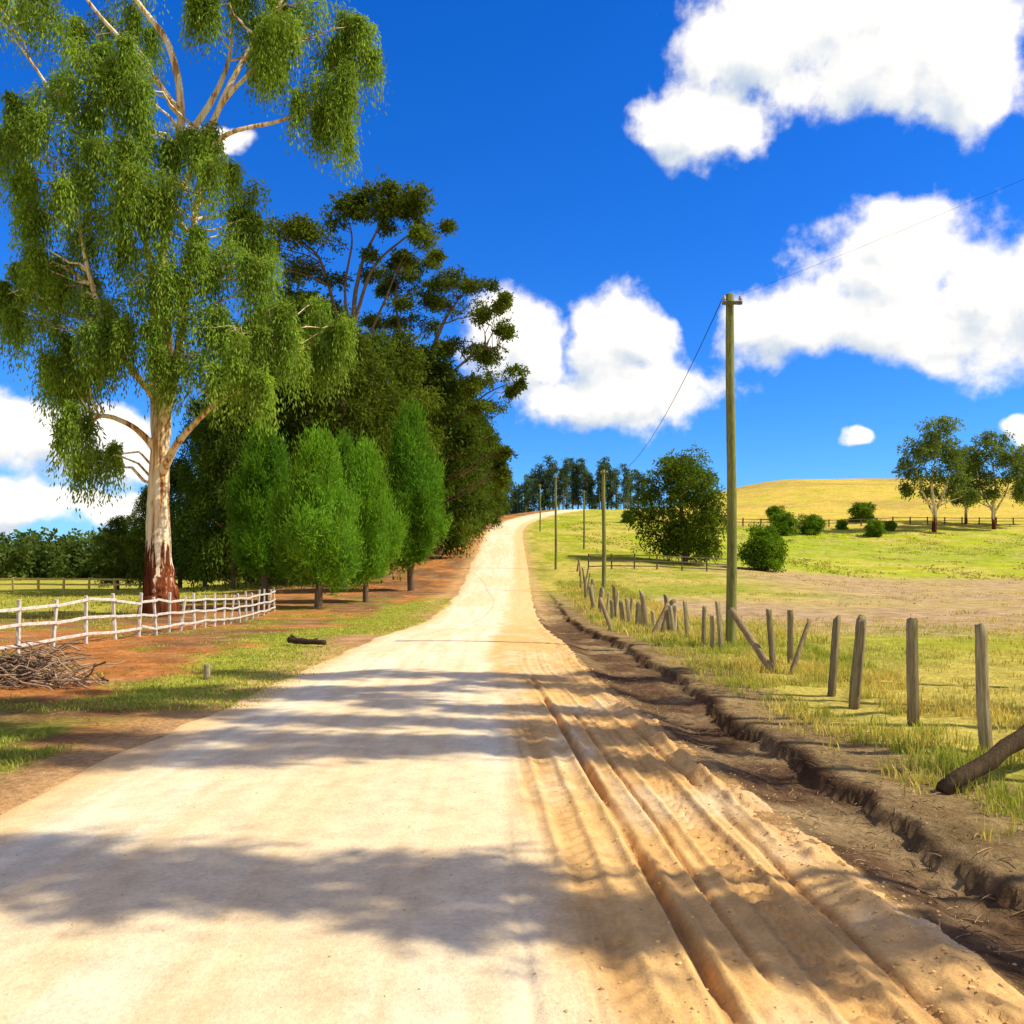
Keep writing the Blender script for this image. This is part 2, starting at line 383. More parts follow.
o=obj("paddock_grass",g.mesh("paddock_grass",GRASSM));o["kind"]="stuff"
g=Geo()
def dl(x,y):
    hi=fbm(x*1.1,y*1.1,21);mid=fbm(x*.28,y*.28,22)
    gs=np.exp(-((x+4.7+.9*(mid-.5)*4-.02*np.clip(y-15,0,30))/1.25)**2)*(y>11)
    return np.clip(gs*1.2+(hi-.55)*2,0,1)*(gs>.2)
x,y=scatter(-7.5,-3.2,11,48,8500,dl,1.2);x,y=tufts(x,y,8,.09)
n=len(x);blades(g,x,y,.02+.045*R_.random(n),.012+.01*R_.random(n),gcolr(n,.8)*1.1)
x,y=scatter(-9,-4.3,5.5,11,2800,lambda x,y:ss((fbm(x*1.1,y*1.1,21)*.6+fbm(x*.28,y*.28,22)*.6-.5)/.12)*ss((9.8-y)/1.2));x,y=tufts(x,y,14,.06)
n=len(x);blades(g,x,y,.03+.05*R_.random(n),.007+.006*R_.random(n),gcolr(n,.75))
x,y=scatter(-16,-5,11,40,2600,lambda x,y:ss((fbm(x*.6,y*.6,27)-.53)/.06));x,y=tufts(x,y,8,.08)
n=len(x);blades(g,x,y,.03+.06*R_.random(n),.012+.01*R_.random(n),gcolr(n,.55))
x,y=scatter(-50,-14,30,75,5000,lambda x,y:.3+.7*ss((fbm(x*.3,y*.3,60)-.4)/.2));x,y=tufts(x,y,4,.2)
n=len(x);blades(g,x,y,.08+.12*R_.random(n),.03+.03*R_.random(n),gcolr(n,.6))
o=obj("verge_grass",g.mesh("verge_grass",GRASSM));o["kind"]="stuff"
# ------------------------------------------------------------------ stones, litter
ico=np.array([[0,0,1],[.89,0,.45],[.28,.85,.45],[-.72,.53,.45],[-.72,-.53,.45],[.28,-.85,.45],[.72,.53,-.45],[-.28,.85,-.45],[-.89,0,-.45],[-.28,-.85,-.45],[.72,-.53,-.45],[0,0,-1]])
icf=np.array([[0,1,2],[0,2,3],[0,3,4],[0,4,5],[0,5,1],[1,6,2],[2,7,3],[3,8,4],[4,9,5],[5,10,1],[6,7,2],[7,8,3],[8,9,4],[9,10,5],[10,6,1],[11,7,6],[11,8,7],[11,9,8],[11,10,9],[11,6,10]])
rd_me=bpy.data.objects["road"].data
vco=np.empty(len(rd_me.vertices)*3,np.float32);rd_me.vertices.foreach_get("co",vco);vco=vco.reshape(-1,3)
FF=F[(vco[F[:,0],1]<24)&(vco[F[:,0],1]>1)]
used=np.unique(FF);remap=np.zeros(len(vco),int);remap[used]=np.arange(len(used))
bvh=BVHTree.FromPolygons(vco[used].tolist(),remap[FF].tolist())
def surfz(x,y):
    z=Hs(x,y)
    if -5<x<3:
        if -3<x<float(EU(y))-1.5: z=-9e9
        r=bvh.ray_cast(Vector((x,y,5)),Vector((0,0,-1)))
        if r[0] is not None: z=max(z,r[0].z)
        if z<-100: z=0
    return z
g=Geo()
def stone(x,y,s,col):
    V=ico*(1+.5*(R_.random((12,1))-.5))*s*np.array([1,.6+.6*random.random(),.55])
    a=random.random()*6.28;ca,sa=math.cos(a),math.sin(a)
    V=np.stack([V[:,0]*ca-V[:,1]*sa,V[:,0]*sa+V[:,1]*ca,V[:,2]],1)+np.array([x,y,surfz(x,y)+s*.1])
    g.add(V,icf,col)
for k in range(4600):
    t=random.random()
    yv=2.6+13*random.random()**1.7
    ex=float(EU(yv))-1.1
    if t<.3: xv=random.gauss(ex-.25,.2)
    elif t<.65: xv=random.uniform(0.3,2.1)
    elif t<.84: xv=random.uniform(ex,3)
    else: xv=random.uniform(-4,0.3)
    s=.003+.011*random.random()**3
    cb=A(.78,.52,.22)*random.uniform(.6,1.2) if t<.65 else A(.40,.27,.15)*random.uniform(.5,1.3)
    if t>=.84: cb=A(.76,.56,.30)*random.uniform(.7,1.15);s*=.8
    stone(xv,yv,s,np.clip(cb,0,.9))
o=obj("gravel",g.mesh("gravel",STONE));o["kind"]="stuff"
g=Geo()
for k in range(2200):
    if random.random()<.55: yv=3+12*random.random()**1.4;xv=random.uniform(float(EU(yv))-1.1,3.8)
    else: yv=8+16*random.random();xv=random.uniform(-12,-4.5)
    zz_=surfz(xv,yv)+.012;a=random.random()*6.28;L=.02+.16*random.random()**2.5
    P=np.array([[xv,yv,zz_],[xv+math.cos(a)*L*.5+.01*random.random(),yv+math.sin(a)*L*.5,zz_+.01],[xv+math.cos(a)*L,yv+math.sin(a)*L,zz_+.006]])
    tube(g,P,[.004,.0035,.0012],4,A(.30,.20,.11)*random.uniform(.4,1.6))
o=obj("twig_litter",g.mesh("twig_litter",STICK));o["kind"]="stuff"
# ------------------------------------------------------------------ trees
def branch_pts(p0,p1,sag=.18,n=7,wob=.05):
    p0=np.asarray(p0,float);p1=np.asarray(p1,float);L=np.linalg.norm(p1-p0)
    t=np.linspace(0,1,n)[:,None]
    P=p0*(1-t)+p1*t
    P[:,2]+=(np.sin(t[:,0]*np.pi*.5)-t[:,0])*L*sag
    P[1:-1]+=R_.normal(size=(n-2,3))*L*wob*.5
    return P
def crown_leaves(geo,C,sr,nstr,m,L,W,droop,out,col,cvar=.25,strand=.5,vary=.25,flat=.75):
    k=len(C)
    shade=1+cvar*(R_.random(k)-.5)*2
    hue=R_.random(k)
    idx=np.repeat(np.arange(k),nstr);n=len(idx)
    d=unit(R_.normal(size=(n,3)));r=sr[idx]*R_.random(n)**.45*(.75+.6*R_.random(n)**3)
    root=C[idx]+d*r[:,None]*A(1,1,flat)
    od=unit(d+R_.normal(size=(n,3))*.4)
    t=np.tile(np.linspace(.05,1,m),n);ii=np.repeat(np.arange(n),m)
    sl=strand*(.4+1.2*R_.random(n))
    P=root[ii]+od[ii]*(t*out*sl[ii])[:,None]+A(0,0,-1)*(t**1.5*droop*sl[ii])[:,None]+R_.normal(size=(n*m,3))*L*.25
    D=od[ii]*out+A(0,0,-1)*droop*(.3+t)[:,None]+R_.normal(size=(n*m,3))*.45
    cl=np.asarray(col)[None,:]*shade[idx[ii]][:,None]*(1+vary*(R_.random(n*m)-.5)*2)[:,None]
    yel=(hue[idx[ii]]*.7+.3*R_.random(n*m))[:,None]
    cl=cl*(1+yel*A(.35,.12,-.3))
    leaves(geo,P,D,L*(.7+.6*R_.random(n*m)),W*(.7+.6*R_.random(n*m)),np.clip(cl,0,1))
def subcentres(c,r,k,shell=.55):
    d=unit(R_.normal(size=(k,3)));q=(shell+(1-shell)*R_.random(k))[:,None]
    return np.asarray(c)+d*q*.86*np.asarray(r)
def build_tree(name,loc,stems,clumps,label,cat="tree",group=None,k=9,srf=.42,nstr=14,m=7,L=.22,W=.05,droop=1.,out=.6,col=(.12,.18,.03),strand=.8,bark=None,brad=.05,twigs=True,shell=.45,cvar=.25,maxbr=999,flat=.75):
    bark=bark or GUM
    tg=Geo();cg=Geo();nodes=[]
    for pts,rad in stems:
        n=max(8,len(pts)*5);P=catmull(pts,n)
        r=np.interp(np.linspace(0,1,n),np.linspace(0,1,len(rad)),rad)
        P[1:]+=R_.normal(size=P[1:].shape)*r[1:,None]*.05
        tube(tg,P,r,14,(.2,.14,.09),.06)
        for a,b in zip(P,r): nodes.append((a,b))
    NP=np.array([a for a,b in nodes]);NR=np.array([b for a,b in nodes])
    for ci,(c,r) in enumerate(clumps):
        c=np.asarray(c,float);r=np.asarray(r,float)
        v=c-NP;dist=np.linalg.norm(v,axis=1);hz=np.linalg.norm(v[:,:2],axis=1)
        cost=dist+np.where(v[:,2]<.35*hz,3*(.35*hz-v[:,2]),0)+R_.random(len(NP))*.05*dist
        b=int(np.argmin(cost))
        if ci<maxbr:
            r0=min(NR[b]*.6,brad+.010*dist[b]);P=branch_pts(NP[b],c,.2,7,.07)
            tube(tg,P,np.linspace(r0,max(.02,r0*.3),7),6,(.2,.14,.09),.1)
        S=subcentres(c,r,k,shell)
        if twigs:
            for s in S:
                P=branch_pts(c+(R_.random(3)-.5)*r*.3,s,.15,4,.08);tube(tg,P,np.linspace(.028,.008,4)*(brad/.05),4,(.2,.14,.09))
        crown_leaves(cg,S,np.full(len(S),srf*float(np.mean(r)))*R_.uniform(.7,1.3,len(S)),nstr,m,L,W,droop,out,col,strand=strand,cvar=cvar,flat=flat)
    e=obj(name,None,loc=loc);tag(e,label,cat,group)
    obj("trunk",tg.mesh(name+"_trunk",bark,True),e);obj("crown",cg.mesh(name+"_crown",LEAF),e)
    return e
# --- the big river gum
d0=36.;S_=d0/900.;bx=(160-512)*S_
gz=Hs(bx,d0);pb=570+(1.72-gz)/S_
def PP(px,py,dy=0.): return A((px-160)*S_,dy,(pb-py)*S_)
stems=[
 ([PP(160,pb+8),PP(160,590),PP(159,560),PP(158,500),PP(160,450),PP(164,400)],[.90,.66,.52,.42,.37,.30]),
 ([PP(160,460),PP(152,395,.3),PP(146,320,.8),PP(138,250,1.2),PP(118,180,1.2),PP(98,90,1),PP(85,20,1)],[.26,.2,.17,.14,.11,.07,.03]),
 ([PP(163,420),PP(170,350,-.3),PP(168,280,-.6),PP(170,200,0),PP(178,110,.3),PP(165,40,.4),PP(130,-10,.5),PP(110,-60,.3)],[.26,.22,.2,.17,.15,.13,.09,.05]),
 ([PP(162,430),PP(182,375,-.8),PP(198,300,-1.2),PP(205,220,-1.0),PP(215,140,-.6),PP(245,70,-.5),PP(285,-5,0),PP(310,-60,0)],[.24,.17,.15,.13,.12,.1,.08,.04]),
 ([PP(160,478),PP(182,450,-.8),PP(208,428,-1.4),PP(236,405,-1.9),PP(256,378,-2.1)],[.22,.14,.11,.08,.05]),
 ([PP(160,455),PP(140,430,-.5),PP(112,420,-1),PP(100,440,-1.2)],[.18,.11,.08,.05]),
 ([PP(205,170,-.9),PP(238,145,-1),PP(285,128,-.6),PP(325,100,0)],[.12,.09,.07,.03]),
 ([PP(175,150,.1),PP(205,95,.6),PP(222,40,1),PP(222,-30,1.2)],[.15,.12,.08,.04]),
 ([PP(190,200,-.9),PP(225,120,-.8),PP(262,75,-.6),PP(300,45,-.4)],[.12,.09,.07,.03]),
 ([PP(178,110,.3),PP(140,60,0),PP(95,10,0),PP(60,-40,0)],[.12,.09,.07,.03]),
 ([PP(120,180,1.5),PP(70,120,.5),PP(30,60,0),PP(0,20,0)],[.1,.07,.05,.03]),
 ([PP(155,400,.3),PP(128,350,-1.4),PP(110,280,-2.),PP(95,200,-1.6)],[.15,.11,.08,.04]),
]
cl=[]
random.seed(5)
def cadd(px,py,rx,ry,dy=None):
    if dy is None: dy=R_.normal()*1.2
    cl.append((PP(px,py+2,dy),A(rx*S_,max(rx,ry)*S_*.8,ry*S_)*.92))
    for s in range(2):
        a=random.uniform(0,6.28);cl.append((PP(px+math.cos(a)*rx*.95,py+2+math.sin(a)*ry*.9,dy+random.gauss(0,.6)),A(rx,rx*.9,ry)*S_*random.uniform(.3,.5)))
for a in [(45,5,42,20),(5,20,28,22),(88,-14,38,22),(120,-45,40,26),(12,92,14,14),(2,135,14,12),
 (250,10,40,24),(300,5,42,26),(335,42,34,28),(315,85,32,22),(350,95,22,24),(225,-45,45,26),(290,-55,50,28),(262,48,20,14),(348,12,22,22),(335,118,14,12),(205,12,16,12),(295,48,26,18),
 (100,84,42,22,-1.5),(75,112,42,26,-1.5),(128,112,40,24,-2),(48,150,28,26),(165,150,38,24,-1.5),(212,158,34,22,-1),(245,185,26,22),(150,84,20,12,-2),
 (110,165,46,26,-2),(160,198,46,28,-2.3),(75,205,38,26,-1),(205,210,40,26,-2),(120,235,44,26,-2),(24,178,18,20),(28,262,28,14),(4,285,16,12),
 (58,258,26,14),(95,300,34,20,-1),(130,320,38,22,-2),(68,335,30,18),(98,370,30,14,-1.5),(145,352,30,14,-2.5),(190,280,38,26,-2.3),(235,258,38,26,-1),(205,328,38,24,-2.5),(165,298,34,24,-2.5),(95,255,36,22,-1.5),
 (265,300,42,26,-1.5),(310,318,34,22),(258,345,42,22,-2.6),(300,356,34,18,-1.5),(215,370,28,16,-2.8),(332,342,16,16),(92,448,22,12),(115,428,16,10),(240,232,28,20),(65,376,18,10),(268,382,26,14,-2.6),(170,238,38,24,-2.5)]:
    cadd(*a)
build_tree("gum_tree",(bx,d0,gz),stems,cl,"tall gum tree with pale peeling trunk and drooping green crown","tree",k=8,srf=.44,nstr=30,m=6,L=.20,W=.058,droop=1.3,out=.30,col=(.205,.335,.06),strand=.9,brad=.035,shell=.2,cvar=.38)
# --- generic crowns
def dome_clumps(h0,h1,rad,n,flat=.6,prof=None,rs=.34):
    out=[]
    for i in range(n):
        t=(i+.5)/n;zc=h0+(h1-h0)*t
        rr=rad*(prof(t) if prof else math.sqrt(max(.05,1-(2*t-1)**2*.85)))
        a=i*2.4+random.random()*.8;q=rr*random.uniform(.35,.95)
        s=max(rad*rs*random.uniform(.75,1.25),rr*.35)
        s=min(s,max(rr*.9,rad*.16))
        out.append((A(math.cos(a)*q,math.sin(a)*q,zc),A(s,s,s*flat)))
    return out
def dark_proto(name,h,rad,n,seed,loc,label,flat=.7,col=(.085,.13,.018),h0=.1):
    random.seed(seed)
    prof=lambda t:(1-t)**.5*.9+.2 if t>.3 else .75+.5*t
    st=[([A(0,0,-.3),A(.1,0,h*.3),A(-.1,.1,h*.65),A(0,0,h*.96)],[.3,.24,.15,.04])]
    return build_tree(name,loc,st,dome_clumps(h*h0,h*.97,rad,n,flat,prof,.36),label,group="dark roadside trees",k=8,srf=.50,nstr=18,m=4,L=.33,W=.135,droop=.6,out=.6,col=col,strand=.8,bark=DBARK,twigs=False,shell=.4,cvar=.5,brad=.05,maxbr=30)
def at(px,d): return (px-512)/900*d,d
def place(px,d): x,y=at(px,d);return (x,y,Hs(x,y)-.1)
dt1=dark_proto("bushy_tree",17,3.9,38,1,place(345,62),"dense dark green bushy tree beside the road bank",col=(.095,.14,.022))
dt2=dark_proto("bushy_tree",15,3.4,34,2,place(425,82),"dense dark green bushy tree beside the road bank",col=(.07,.12,.02))
dt3=dark_proto("bushy_tree",18,4.3,40,3,place(300,64),"tall dense dark green tree in roadside stand",col=(.075,.135,.024))
HT={dt1:17,dt2:15,dt3:18}
def toppx(s,px,d,top,sx=1.):
    x,y,z=place(px,d);h=1.72+(570-top)/900*d-z;k=h/HT[s]
    dup(s,(x,y,z),random.random()*6.28,(k*sx,k*sx,k))
for s,x0,d0_,tp in [(dt1,345,62,318),(dt2,425,82,345),(dt3,300,64,295)]:
    x,y,z=place(x0,d0_);k=(1.72+(570-tp)/900*d0_-z)/HT[s];s.scale=(k,k,k)
for s,px,d,tp,sx in [(dt1,268,66,300,.85),(dt2,235,60,350,.8),(dt3,205,68,400,.8),(dt2,372,68,330,.95),(dt1,395,76,325,.9),(dt3,447,92,365,.75),(dt1,440,88,358,.8),(dt2,462,104,385,.9),(dt3,474,118,405,.75),(dt2,482,130,418,.85),(dt1,490,145,430,.75),(dt3,484,160,440,.7),(dt2,496,172,442,.8),(dt2,180,72,455,.9),(dt1,150,75,485,1.),(dt3,330,80,300,.8),(dt2,250,80,320,.8),(dt1,118,84,515,1.2),(dt2,420,98,345,.85),(dt3,455,125,395,.8),(dt1,499,190,450,.75),(dt3,320,72,300,.7),(dt1,285,76,290,.65)]:
    toppx(s,px,d,tp,sx)
# --- umbrella gums
def umb(px0,d,stp,cls,label):
    S=d/900.;x0=(px0-512)*S;g0=Hs(x0,d);p0=570+(1.72-g0)/S
    Q=lambda px,py,dy=0.:A((px-px0)*S,dy,(p0-py)*S)
    st=[([Q(*a) for a in pts],rad) for pts,rad in stp]
    c=[]
    for a in cls:
        dy=R_.normal()*1.2
        c.append((Q(a[0],a[1],dy),A(a[2]*S,a[2]*S*.9,a[3]*S*.8)))
        for s in range(2): c.append((Q(a[0]+random.gauss(0,a[2]*.8),a[1]+random.gauss(0,a[3]*.4),dy+random.gauss(0,1)),A(a[2]*S,a[2]*S,a[3]*S*.8)*random.uniform(.4,.7)))
    return build_tree("umbrella_gum_tree",(x0,d,g0),st,c,label,k=8,srf=.50,nstr=16,m=5,L=.28,W=.12,droop=.2,out=.7,col=(.105,.155,.022),strand=.4,bark=DBARK,brad=.03,shell=.2,cvar=.4,flat=.5)
random.seed(77)
umb(352,70,[([(352,600),(350,450),(352,340),(360,270),(385,215)],[.5,.35,.22,.14,.06]),([(351,380),(335,310),(320,260),(300,240)],[.2,.14,.1,.05]),([(352,330),(372,270),(402,240),(425,225)],[.16,.11,.08,.04]),([(350,400),(368,340),(385,300),(400,262)],[.16,.11,.08,.04]),([(352,350),(345,290),(352,240),(345,210)],[.15,.1,.07,.03])],
 [(345,203,28,14),(372,193,32,13),(402,203,28,14),(385,214,32,11),(420,226,22,12),(430,250,15,13),(330,222,20,11),(300,238,32,15),(330,245,24,13),(285,255,26,14),(275,235,16,12),(410,256,22,9),(310,268,30,14),(412,213,20,12),(290,290,30,16),(360,208,28,10),(265,250,16,12),(318,300,24,14)],"tall dark gum tree with flat layered crown")
umb(418,82,[([(418,580),(420,460),(425,380),(440,330),(458,300)],[.45,.35,.24,.16,.07]),([(422,420),(405,350),(395,300),(400,280)],[.2,.14,.1,.05]),([(424,400),(455,370),(480,350),(495,350)],[.18,.12,.09,.05]),([(424,440),(455,420),(485,395),(505,385)],[.18,.12,.07,.04])],
 [(448,283,28,12),(475,290,26,12),(490,310,18,13),(465,303,32,11),(420,285,30,12),(395,290,26,13),(435,301,24,10),(472,352,26,12),(495,350,16,10),(508,332,9,9),(490,380,26,11),(514,387,8,9),(470,386,22,10),(492,408,16,9),(455,345,16,10),(400,318,26,16),(485,440,18,14),(500,455,14,14),(503,478,11,16),(375,315,24,14),(412,268,18,10),(505,300,7,7),(385,278,16,10)],"dark leaning gum tree with layered foliage clumps")
# --- bright feathery she-oaks
def sheoak(seed,loc,h,rad,label,col=(.17,.36,.04)):
    random.seed(seed)
    prof=lambda t:(.55+1.5*t) if t<.3 else max(.01,1-((t-.3)/.7)**1.45)**.75
    st=[([A(0,0,-.3),A(.1,0,h*.4),A(0,0,h*.9)],[.2,.14,.03])]
    c=dome_clumps(h*.16,h*.93,rad,38,1.4,prof,.26)
    return build_tree("she_oak_tree",loc,st,c,label,"tree","feathery green trees beside the road",k=8,srf=.48,nstr=28,m=5,L=.30,W=.045,droop=-.8,out=.4,col=col,strand=.7,bark=DBARK,twigs=False,shell=.4,cvar=.35,brad=.03,maxbr=15,flat=1.1)
so1=sheoak(11,place(318,41),7.6,2.05,"feathery bright green tree with soft rounded crown")
so2=sheoak(12,place(264,46),8.8,1.75,"feathery bright green tree with soft rounded crown",(.11,.26,.03))
dup(so1,place(366,45),2.1,(.80,.80,1.0));dup(so2,place(411,55),4.0,(1.12,1.12,1.25),"taller green feathery tree at edge of road")
dup(so2,place(345,54),1.0,(.8,.8,1.05))
# --- right hand trees
random.seed(21)
prof=lambda t:math.sqrt(max(.05,1-(1.7*t-.75)**2))
rt=build_tree("round_tree",place(684,84),[([A(0,0,-.3),A(.2,0,2),A(-.2,.2,5),A(.2,0,8)],[.35,.28,.18,.06]),([A(.1,0,1.5),A(1.2,0,3.5),A(2.2,.3,5.5)],[.2,.14,.06])],dome_clumps(1.1,9.9,4.3,38,.8,prof,.34),"rounded dark green tree standing in the paddock",k=9,srf=.48,nstr=18,m=5,L=.30,W=.12,droop=.4,out=.6,col=(.10,.165,.022),strand=.6,bark=DBARK,twigs=False,cvar=.4,maxbr=20)
def bush(seed,loc,h,rad,label,col=(.13,.25,.025)):
    random.seed(seed)
    st=[([A(0,0,-.2),A(.1,0,h*.4),A(0,0,h*.8)],[.1,.08,.03])]
    return build_tree("bush",loc,st,dome_clumps(h*.10,h*.88,rad,20,.85,prof,.38),label,"bush","paddock bushes",k=8,srf=.45,nstr=18,m=4,L=.25,W=.13,droop=.1,out=.6,col=col,strand=.45,bark=DBARK,twigs=False,cvar=.3,maxbr=8,brad=.03)
b1=bush(31,place(766,84),4.3,2.3,"rounded green bush in the open paddock")
for px,d,sc in [(783,140,.8),(812,142,.75),(874,140,.62),(862,160,.85),(842,150,.4),(775,165,.6),(890,148,.4),(628,150,.5)]:
    dup(b1,place(px,d),random.random()*6,(sc*1.25,sc*1.25,sc),"low dark green shrub on grassy hillside")
random.seed(41)
pt=build_tree("paddock_gum_tree",place(934,146),[([A(0,0,-.3),A(.1,0,4),A(-.3,.2,8),A(.6,0,14)],[.4,.3,.2,.06]),([A(0,0,3),A(1.8,0,7),A(3,.3,12)],[.24,.15,.05]),([A(0,0,3),A(-2,0,7),A(-3.3,.3,12)],[.22,.15,.05])],
 [(A(x,random.uniform(-2.5,2.5),z),A(r,r,r*.8)) for x,z,r in [(-3.5,14,2.3),(-1.5,16.5,2.3),(1,17.3,2.2),(3,15.5,2.3),(4.3,12.5,2),(2,13,2.3),(-1,12.5,2.3),(-4.3,11,2),(-2.5,9.5,2),(1,9.5,2),(4.6,9,1.8),(3,7,1.8),(0,7,1.6),(-4,7.5,1.6),(5,6,1.3),(-2,14,2),(0,15,2),(2,11,2)]],
 "spreading grey green gum tree on open field","tree","paddock gum trees",k=9,srf=.48,nstr=18,m=5,L=.45,W=.2,droop=.5,out=.6,col=(.15,.22,.07),strand=.8,twigs=False,cvar=.35,brad=.08)
dup(pt,place(994,150),2.5,(.9,.9,.9));dup(pt,place(966,158),4.2,(.7,.7,.72));dup(pt,place(1030,155),1.2,(.85,.85,.85))
# --- ridge row of slim trees
random.seed(51)
rdp=[]
for v in range(2):
    rdp.append(build_tree("slim_tree",place(508+v*9,262),[([A(0,0,-.3),A(.2,0,6),A(-.1,0,14.5)],[.28,.2,.06])],
 [(A(random.uniform(-1.1,1.1),random.uniform(-1.1,1.1),z),A(1.1,1.1,1.3)) for z in [4.5,6,7.5,9,10.2,11.5,12.5,13.5,14.6]],
 "slim tall tree in row along the ridge","tree","row of slim trees on the ridge",k=6,srf=.5,nstr=9,m=4,L=.55,W=.26,droop=.3,out=.6,col=(.09,.155,.11),strand=.7,bark=DBARK,twigs=False,cvar=.4,maxbr=8))
for i in range(26):
    px=518+i*5.0+random.uniform(-2,2);d=262+random.uniform(-6,14);k=random.uniform(.88,1.15)*(1 if i<20 else .85)
    dup(random.choice(rdp),place(px,d),random.random()*6,(k*random.uniform(.8,1.3),k,k))
# --- distant forest mass
g=Geo()
nC=900;cx=R_.uniform(-260,-25,nC);cy=R_.uniform(160,210,nC);ch=R_.uniform(6,10.5,nC)+3.*(fbm(cx*.06,cy*.06,3)-.5)*3
C=[];SR=[]
for x_,y_,h_ in zip(cx,cy,ch):
    hz_=Hs(x_,y_)
    for q_ in range(5):
        C.append([x_+random.gauss(0,1.8),y_+random.gauss(0,1.6),hz_+h_*random.uniform(.0,1.)]);SR.append(random.uniform(1.2,2.2))
crown_leaves(g,np.array(C),np.array(SR),10,3,1.0,.6,.3,.6,(.095,.15,.04),strand=1.0,cvar=.45)
o=obj("distant_forest",g.mesh("distant_forest",LEAF));o["kind"]="stuff"
# --- gums beside the road whose shade lies across it
def roadgum(x,y,h,rad,n,label,seed,h0=.5,amp=.35,k=5,nstr=10,tr=1.,gap=.5):
    random.seed(seed)
    zs=np.linspace(0,h*.98,12);wv=lambda z:amp*np.sin(z*.62+seed)*min(1,z/6)+amp*.4*np.sin(z*1.5+seed*2)*min(1,z/6)
    st=[([A(.12*math.sin(z_*.8),wv(z_),z_ if i_ else -.3) for i_,z_ in enumerate(zs)],list(np.linspace(.15,.02,12)*tr))]
    c=[]
    for c_,r_ in dome_clumps(h*h0,h*.98,rad,n,.9,lambda t:.35+.9*abs(math.sin(t*8+seed)),.5):
        c.append((c_+A(0,wv(c_[2]),0),r_))
    return build_tree("gum_tree",(x,y,Hs(x,y)),st,c,label,k=k,srf=.42,nstr=nstr,m=5,L=.22,W=.07,droop=.8,out=.6,col=(.16,.24,.03),strand=.45,brad=.035,shell=.3)
roadgum(11.6,3.2,16.5,.42,18,"slender gum tree shading the sandy road",61,.62,.22,5,10)
roadgum(10.8,3.85,15,.10,6,"very slim young gum tree beside the sandy road",66,.6,.16,2,5,.75)
roadgum(13.5,6.4,20,.26,16,"tall slender gum tree shading the sandy road",62,.60,.35)
roadgum(13.9,7.3,22,.30,20,"tall slender gum tree shading the sandy road",63,.58,.4)
roadgum(14.6,8.3,24,.28,22,"tall slender gum tree shading the sandy road",64,.58,.45)
roadgum(15.0,9.3,24,.30,22,"tall slender gum tree shading the sandy road",65,.60,.45)
roadgum(15.6,10.6,23,.34,18,"tall slender gum tree shading the sandy road",67,.62,.5)
roadgum(16.4,12.3,23,.36,18,"tall slender gum tree shading the sandy road",68,.64,.5)
# ------------------------------------------------------------------ posts
def postmesh(h,r,seed,col=(.40,.33,.18)):
    st=np.random.default_rng(seed);g=Geo()
    n=14;k=12;t=np.linspace(0,1,n);zs=-.35+t*(h+.35)
    th=np.linspace(0,2*np.pi,k,endpoint=False)
    prof=1+.16*st.normal(size=k)
    V=[]
    for i in range(n):
        rr=r*(1.05-.10*t[i])*prof*(1+.035*st.normal(size=k))
        zt=np.full(k,zs[i])
        if i==n-1: zt+=(.1+.5*(seed%2))*r*np.cos(th+st.random()*6)+.012*st.normal(size=k);rr=rr*.95
        V.append(np.stack([rr*np.cos(th)+.016*np.sin(t[i]*5+seed),rr*np.sin(th),zt],1))
    V=np.concatenate(V)
    i=np.arange(n-1)[:,None]*k;j=np.arange(k)[None,:];j2=(j+1)%k
    F=np.stack([i+j,i+j2,i+k+j2,i+k+j],-1).reshape(-1,4)
    top=V[-k:].mean(0);V=np.vstack([V,top]);jj=np.arange(k)
    T=np.stack([np.full(k,n*k),(n-1)*k+jj,(n-1)*k+(jj+1)%k],-1)
    cz=np.clip((V[:,2]+.05)/.35,0,1)[:,None]
    C=A(.18,.13,.07)*(1-cz)+A(*col)*(.75+.5*(seed%3)/2)*cz
    g.add(V,[F,T],C);return g.mesh("fence_post",WOOD,True)
pm=[postmesh(1.0,.075,s) for s in range(6)]
def post(x,y,h,r=.075,lx=0.,ly=0.,label="weathered brown wooden fence post in dry grass"):
    o=obj("fence_post",random.choice(pm),loc=(x,y,Hs(x,y)),sc=(r/.075,r/.075,h))
    o.rotation_euler=(Matrix.Rotation(lx,3,'Y')@Matrix.Rotation(ly,3,'X')@Matrix.Rotation(random.random()*6,3,'Z')).to_euler()
    tag(o,label,"fence post","old fence posts along the road");return o
def gp(px,pyb,z=0.):
    d=900*(1.72-z)/(pyb-570);return (px-512)/900*d,d
for px,pb_,h,lx in [(988,755,1.27,-.07),(914,727,1.2,-.035),(855,708,1.15,.08),(831,697,1.08,.09),(773,673,1.05,-.06),(791,668,.98,-.03),(721,656,1.0,-.06),(712,655,.72,.0),(703,652,.86,.04),(687,646,.92,-.04)]:
    x_,y_=gp(px,pb_,.0);post(x_,y_,h*.98,.056 if px>850 else .050,lx,random.uniform(-.07,.07))
for y_,h in [(21.8,.7),(22.2,.85),(22.5,.95),(22.9,.9),(23.2,.8),(23.6,.9),(24.2,.85),(25.0,1.0),(25.6,.7),(26.2,.9),(26.8,.85),(28.5,1.1),(29.3,.8),(30.2,1.0),(31.5,.9),(33,1.15),(34.2,1.0),(35.5,1.1),(36.6,1.0),(38,1.2),(39.4,1.1),(40.5,1.1),(43,1.2),(46,1.25),(49,1.2),(52,1.2),(55.5,1.2),(59,1.2),(63,1.2),(67,1.2),(71,1.2)]:
    x_=np.interp(y_,[20,24,30,45,72],[4.15,3.95,3.75,3.8,5.4])+random.uniform(-.22,.22)
    post(x_,y_,h*random.uniform(.8,1.12),random.uniform(.045,.08),random.uniform(-.18,.18),random.uniform(-.12,.12))
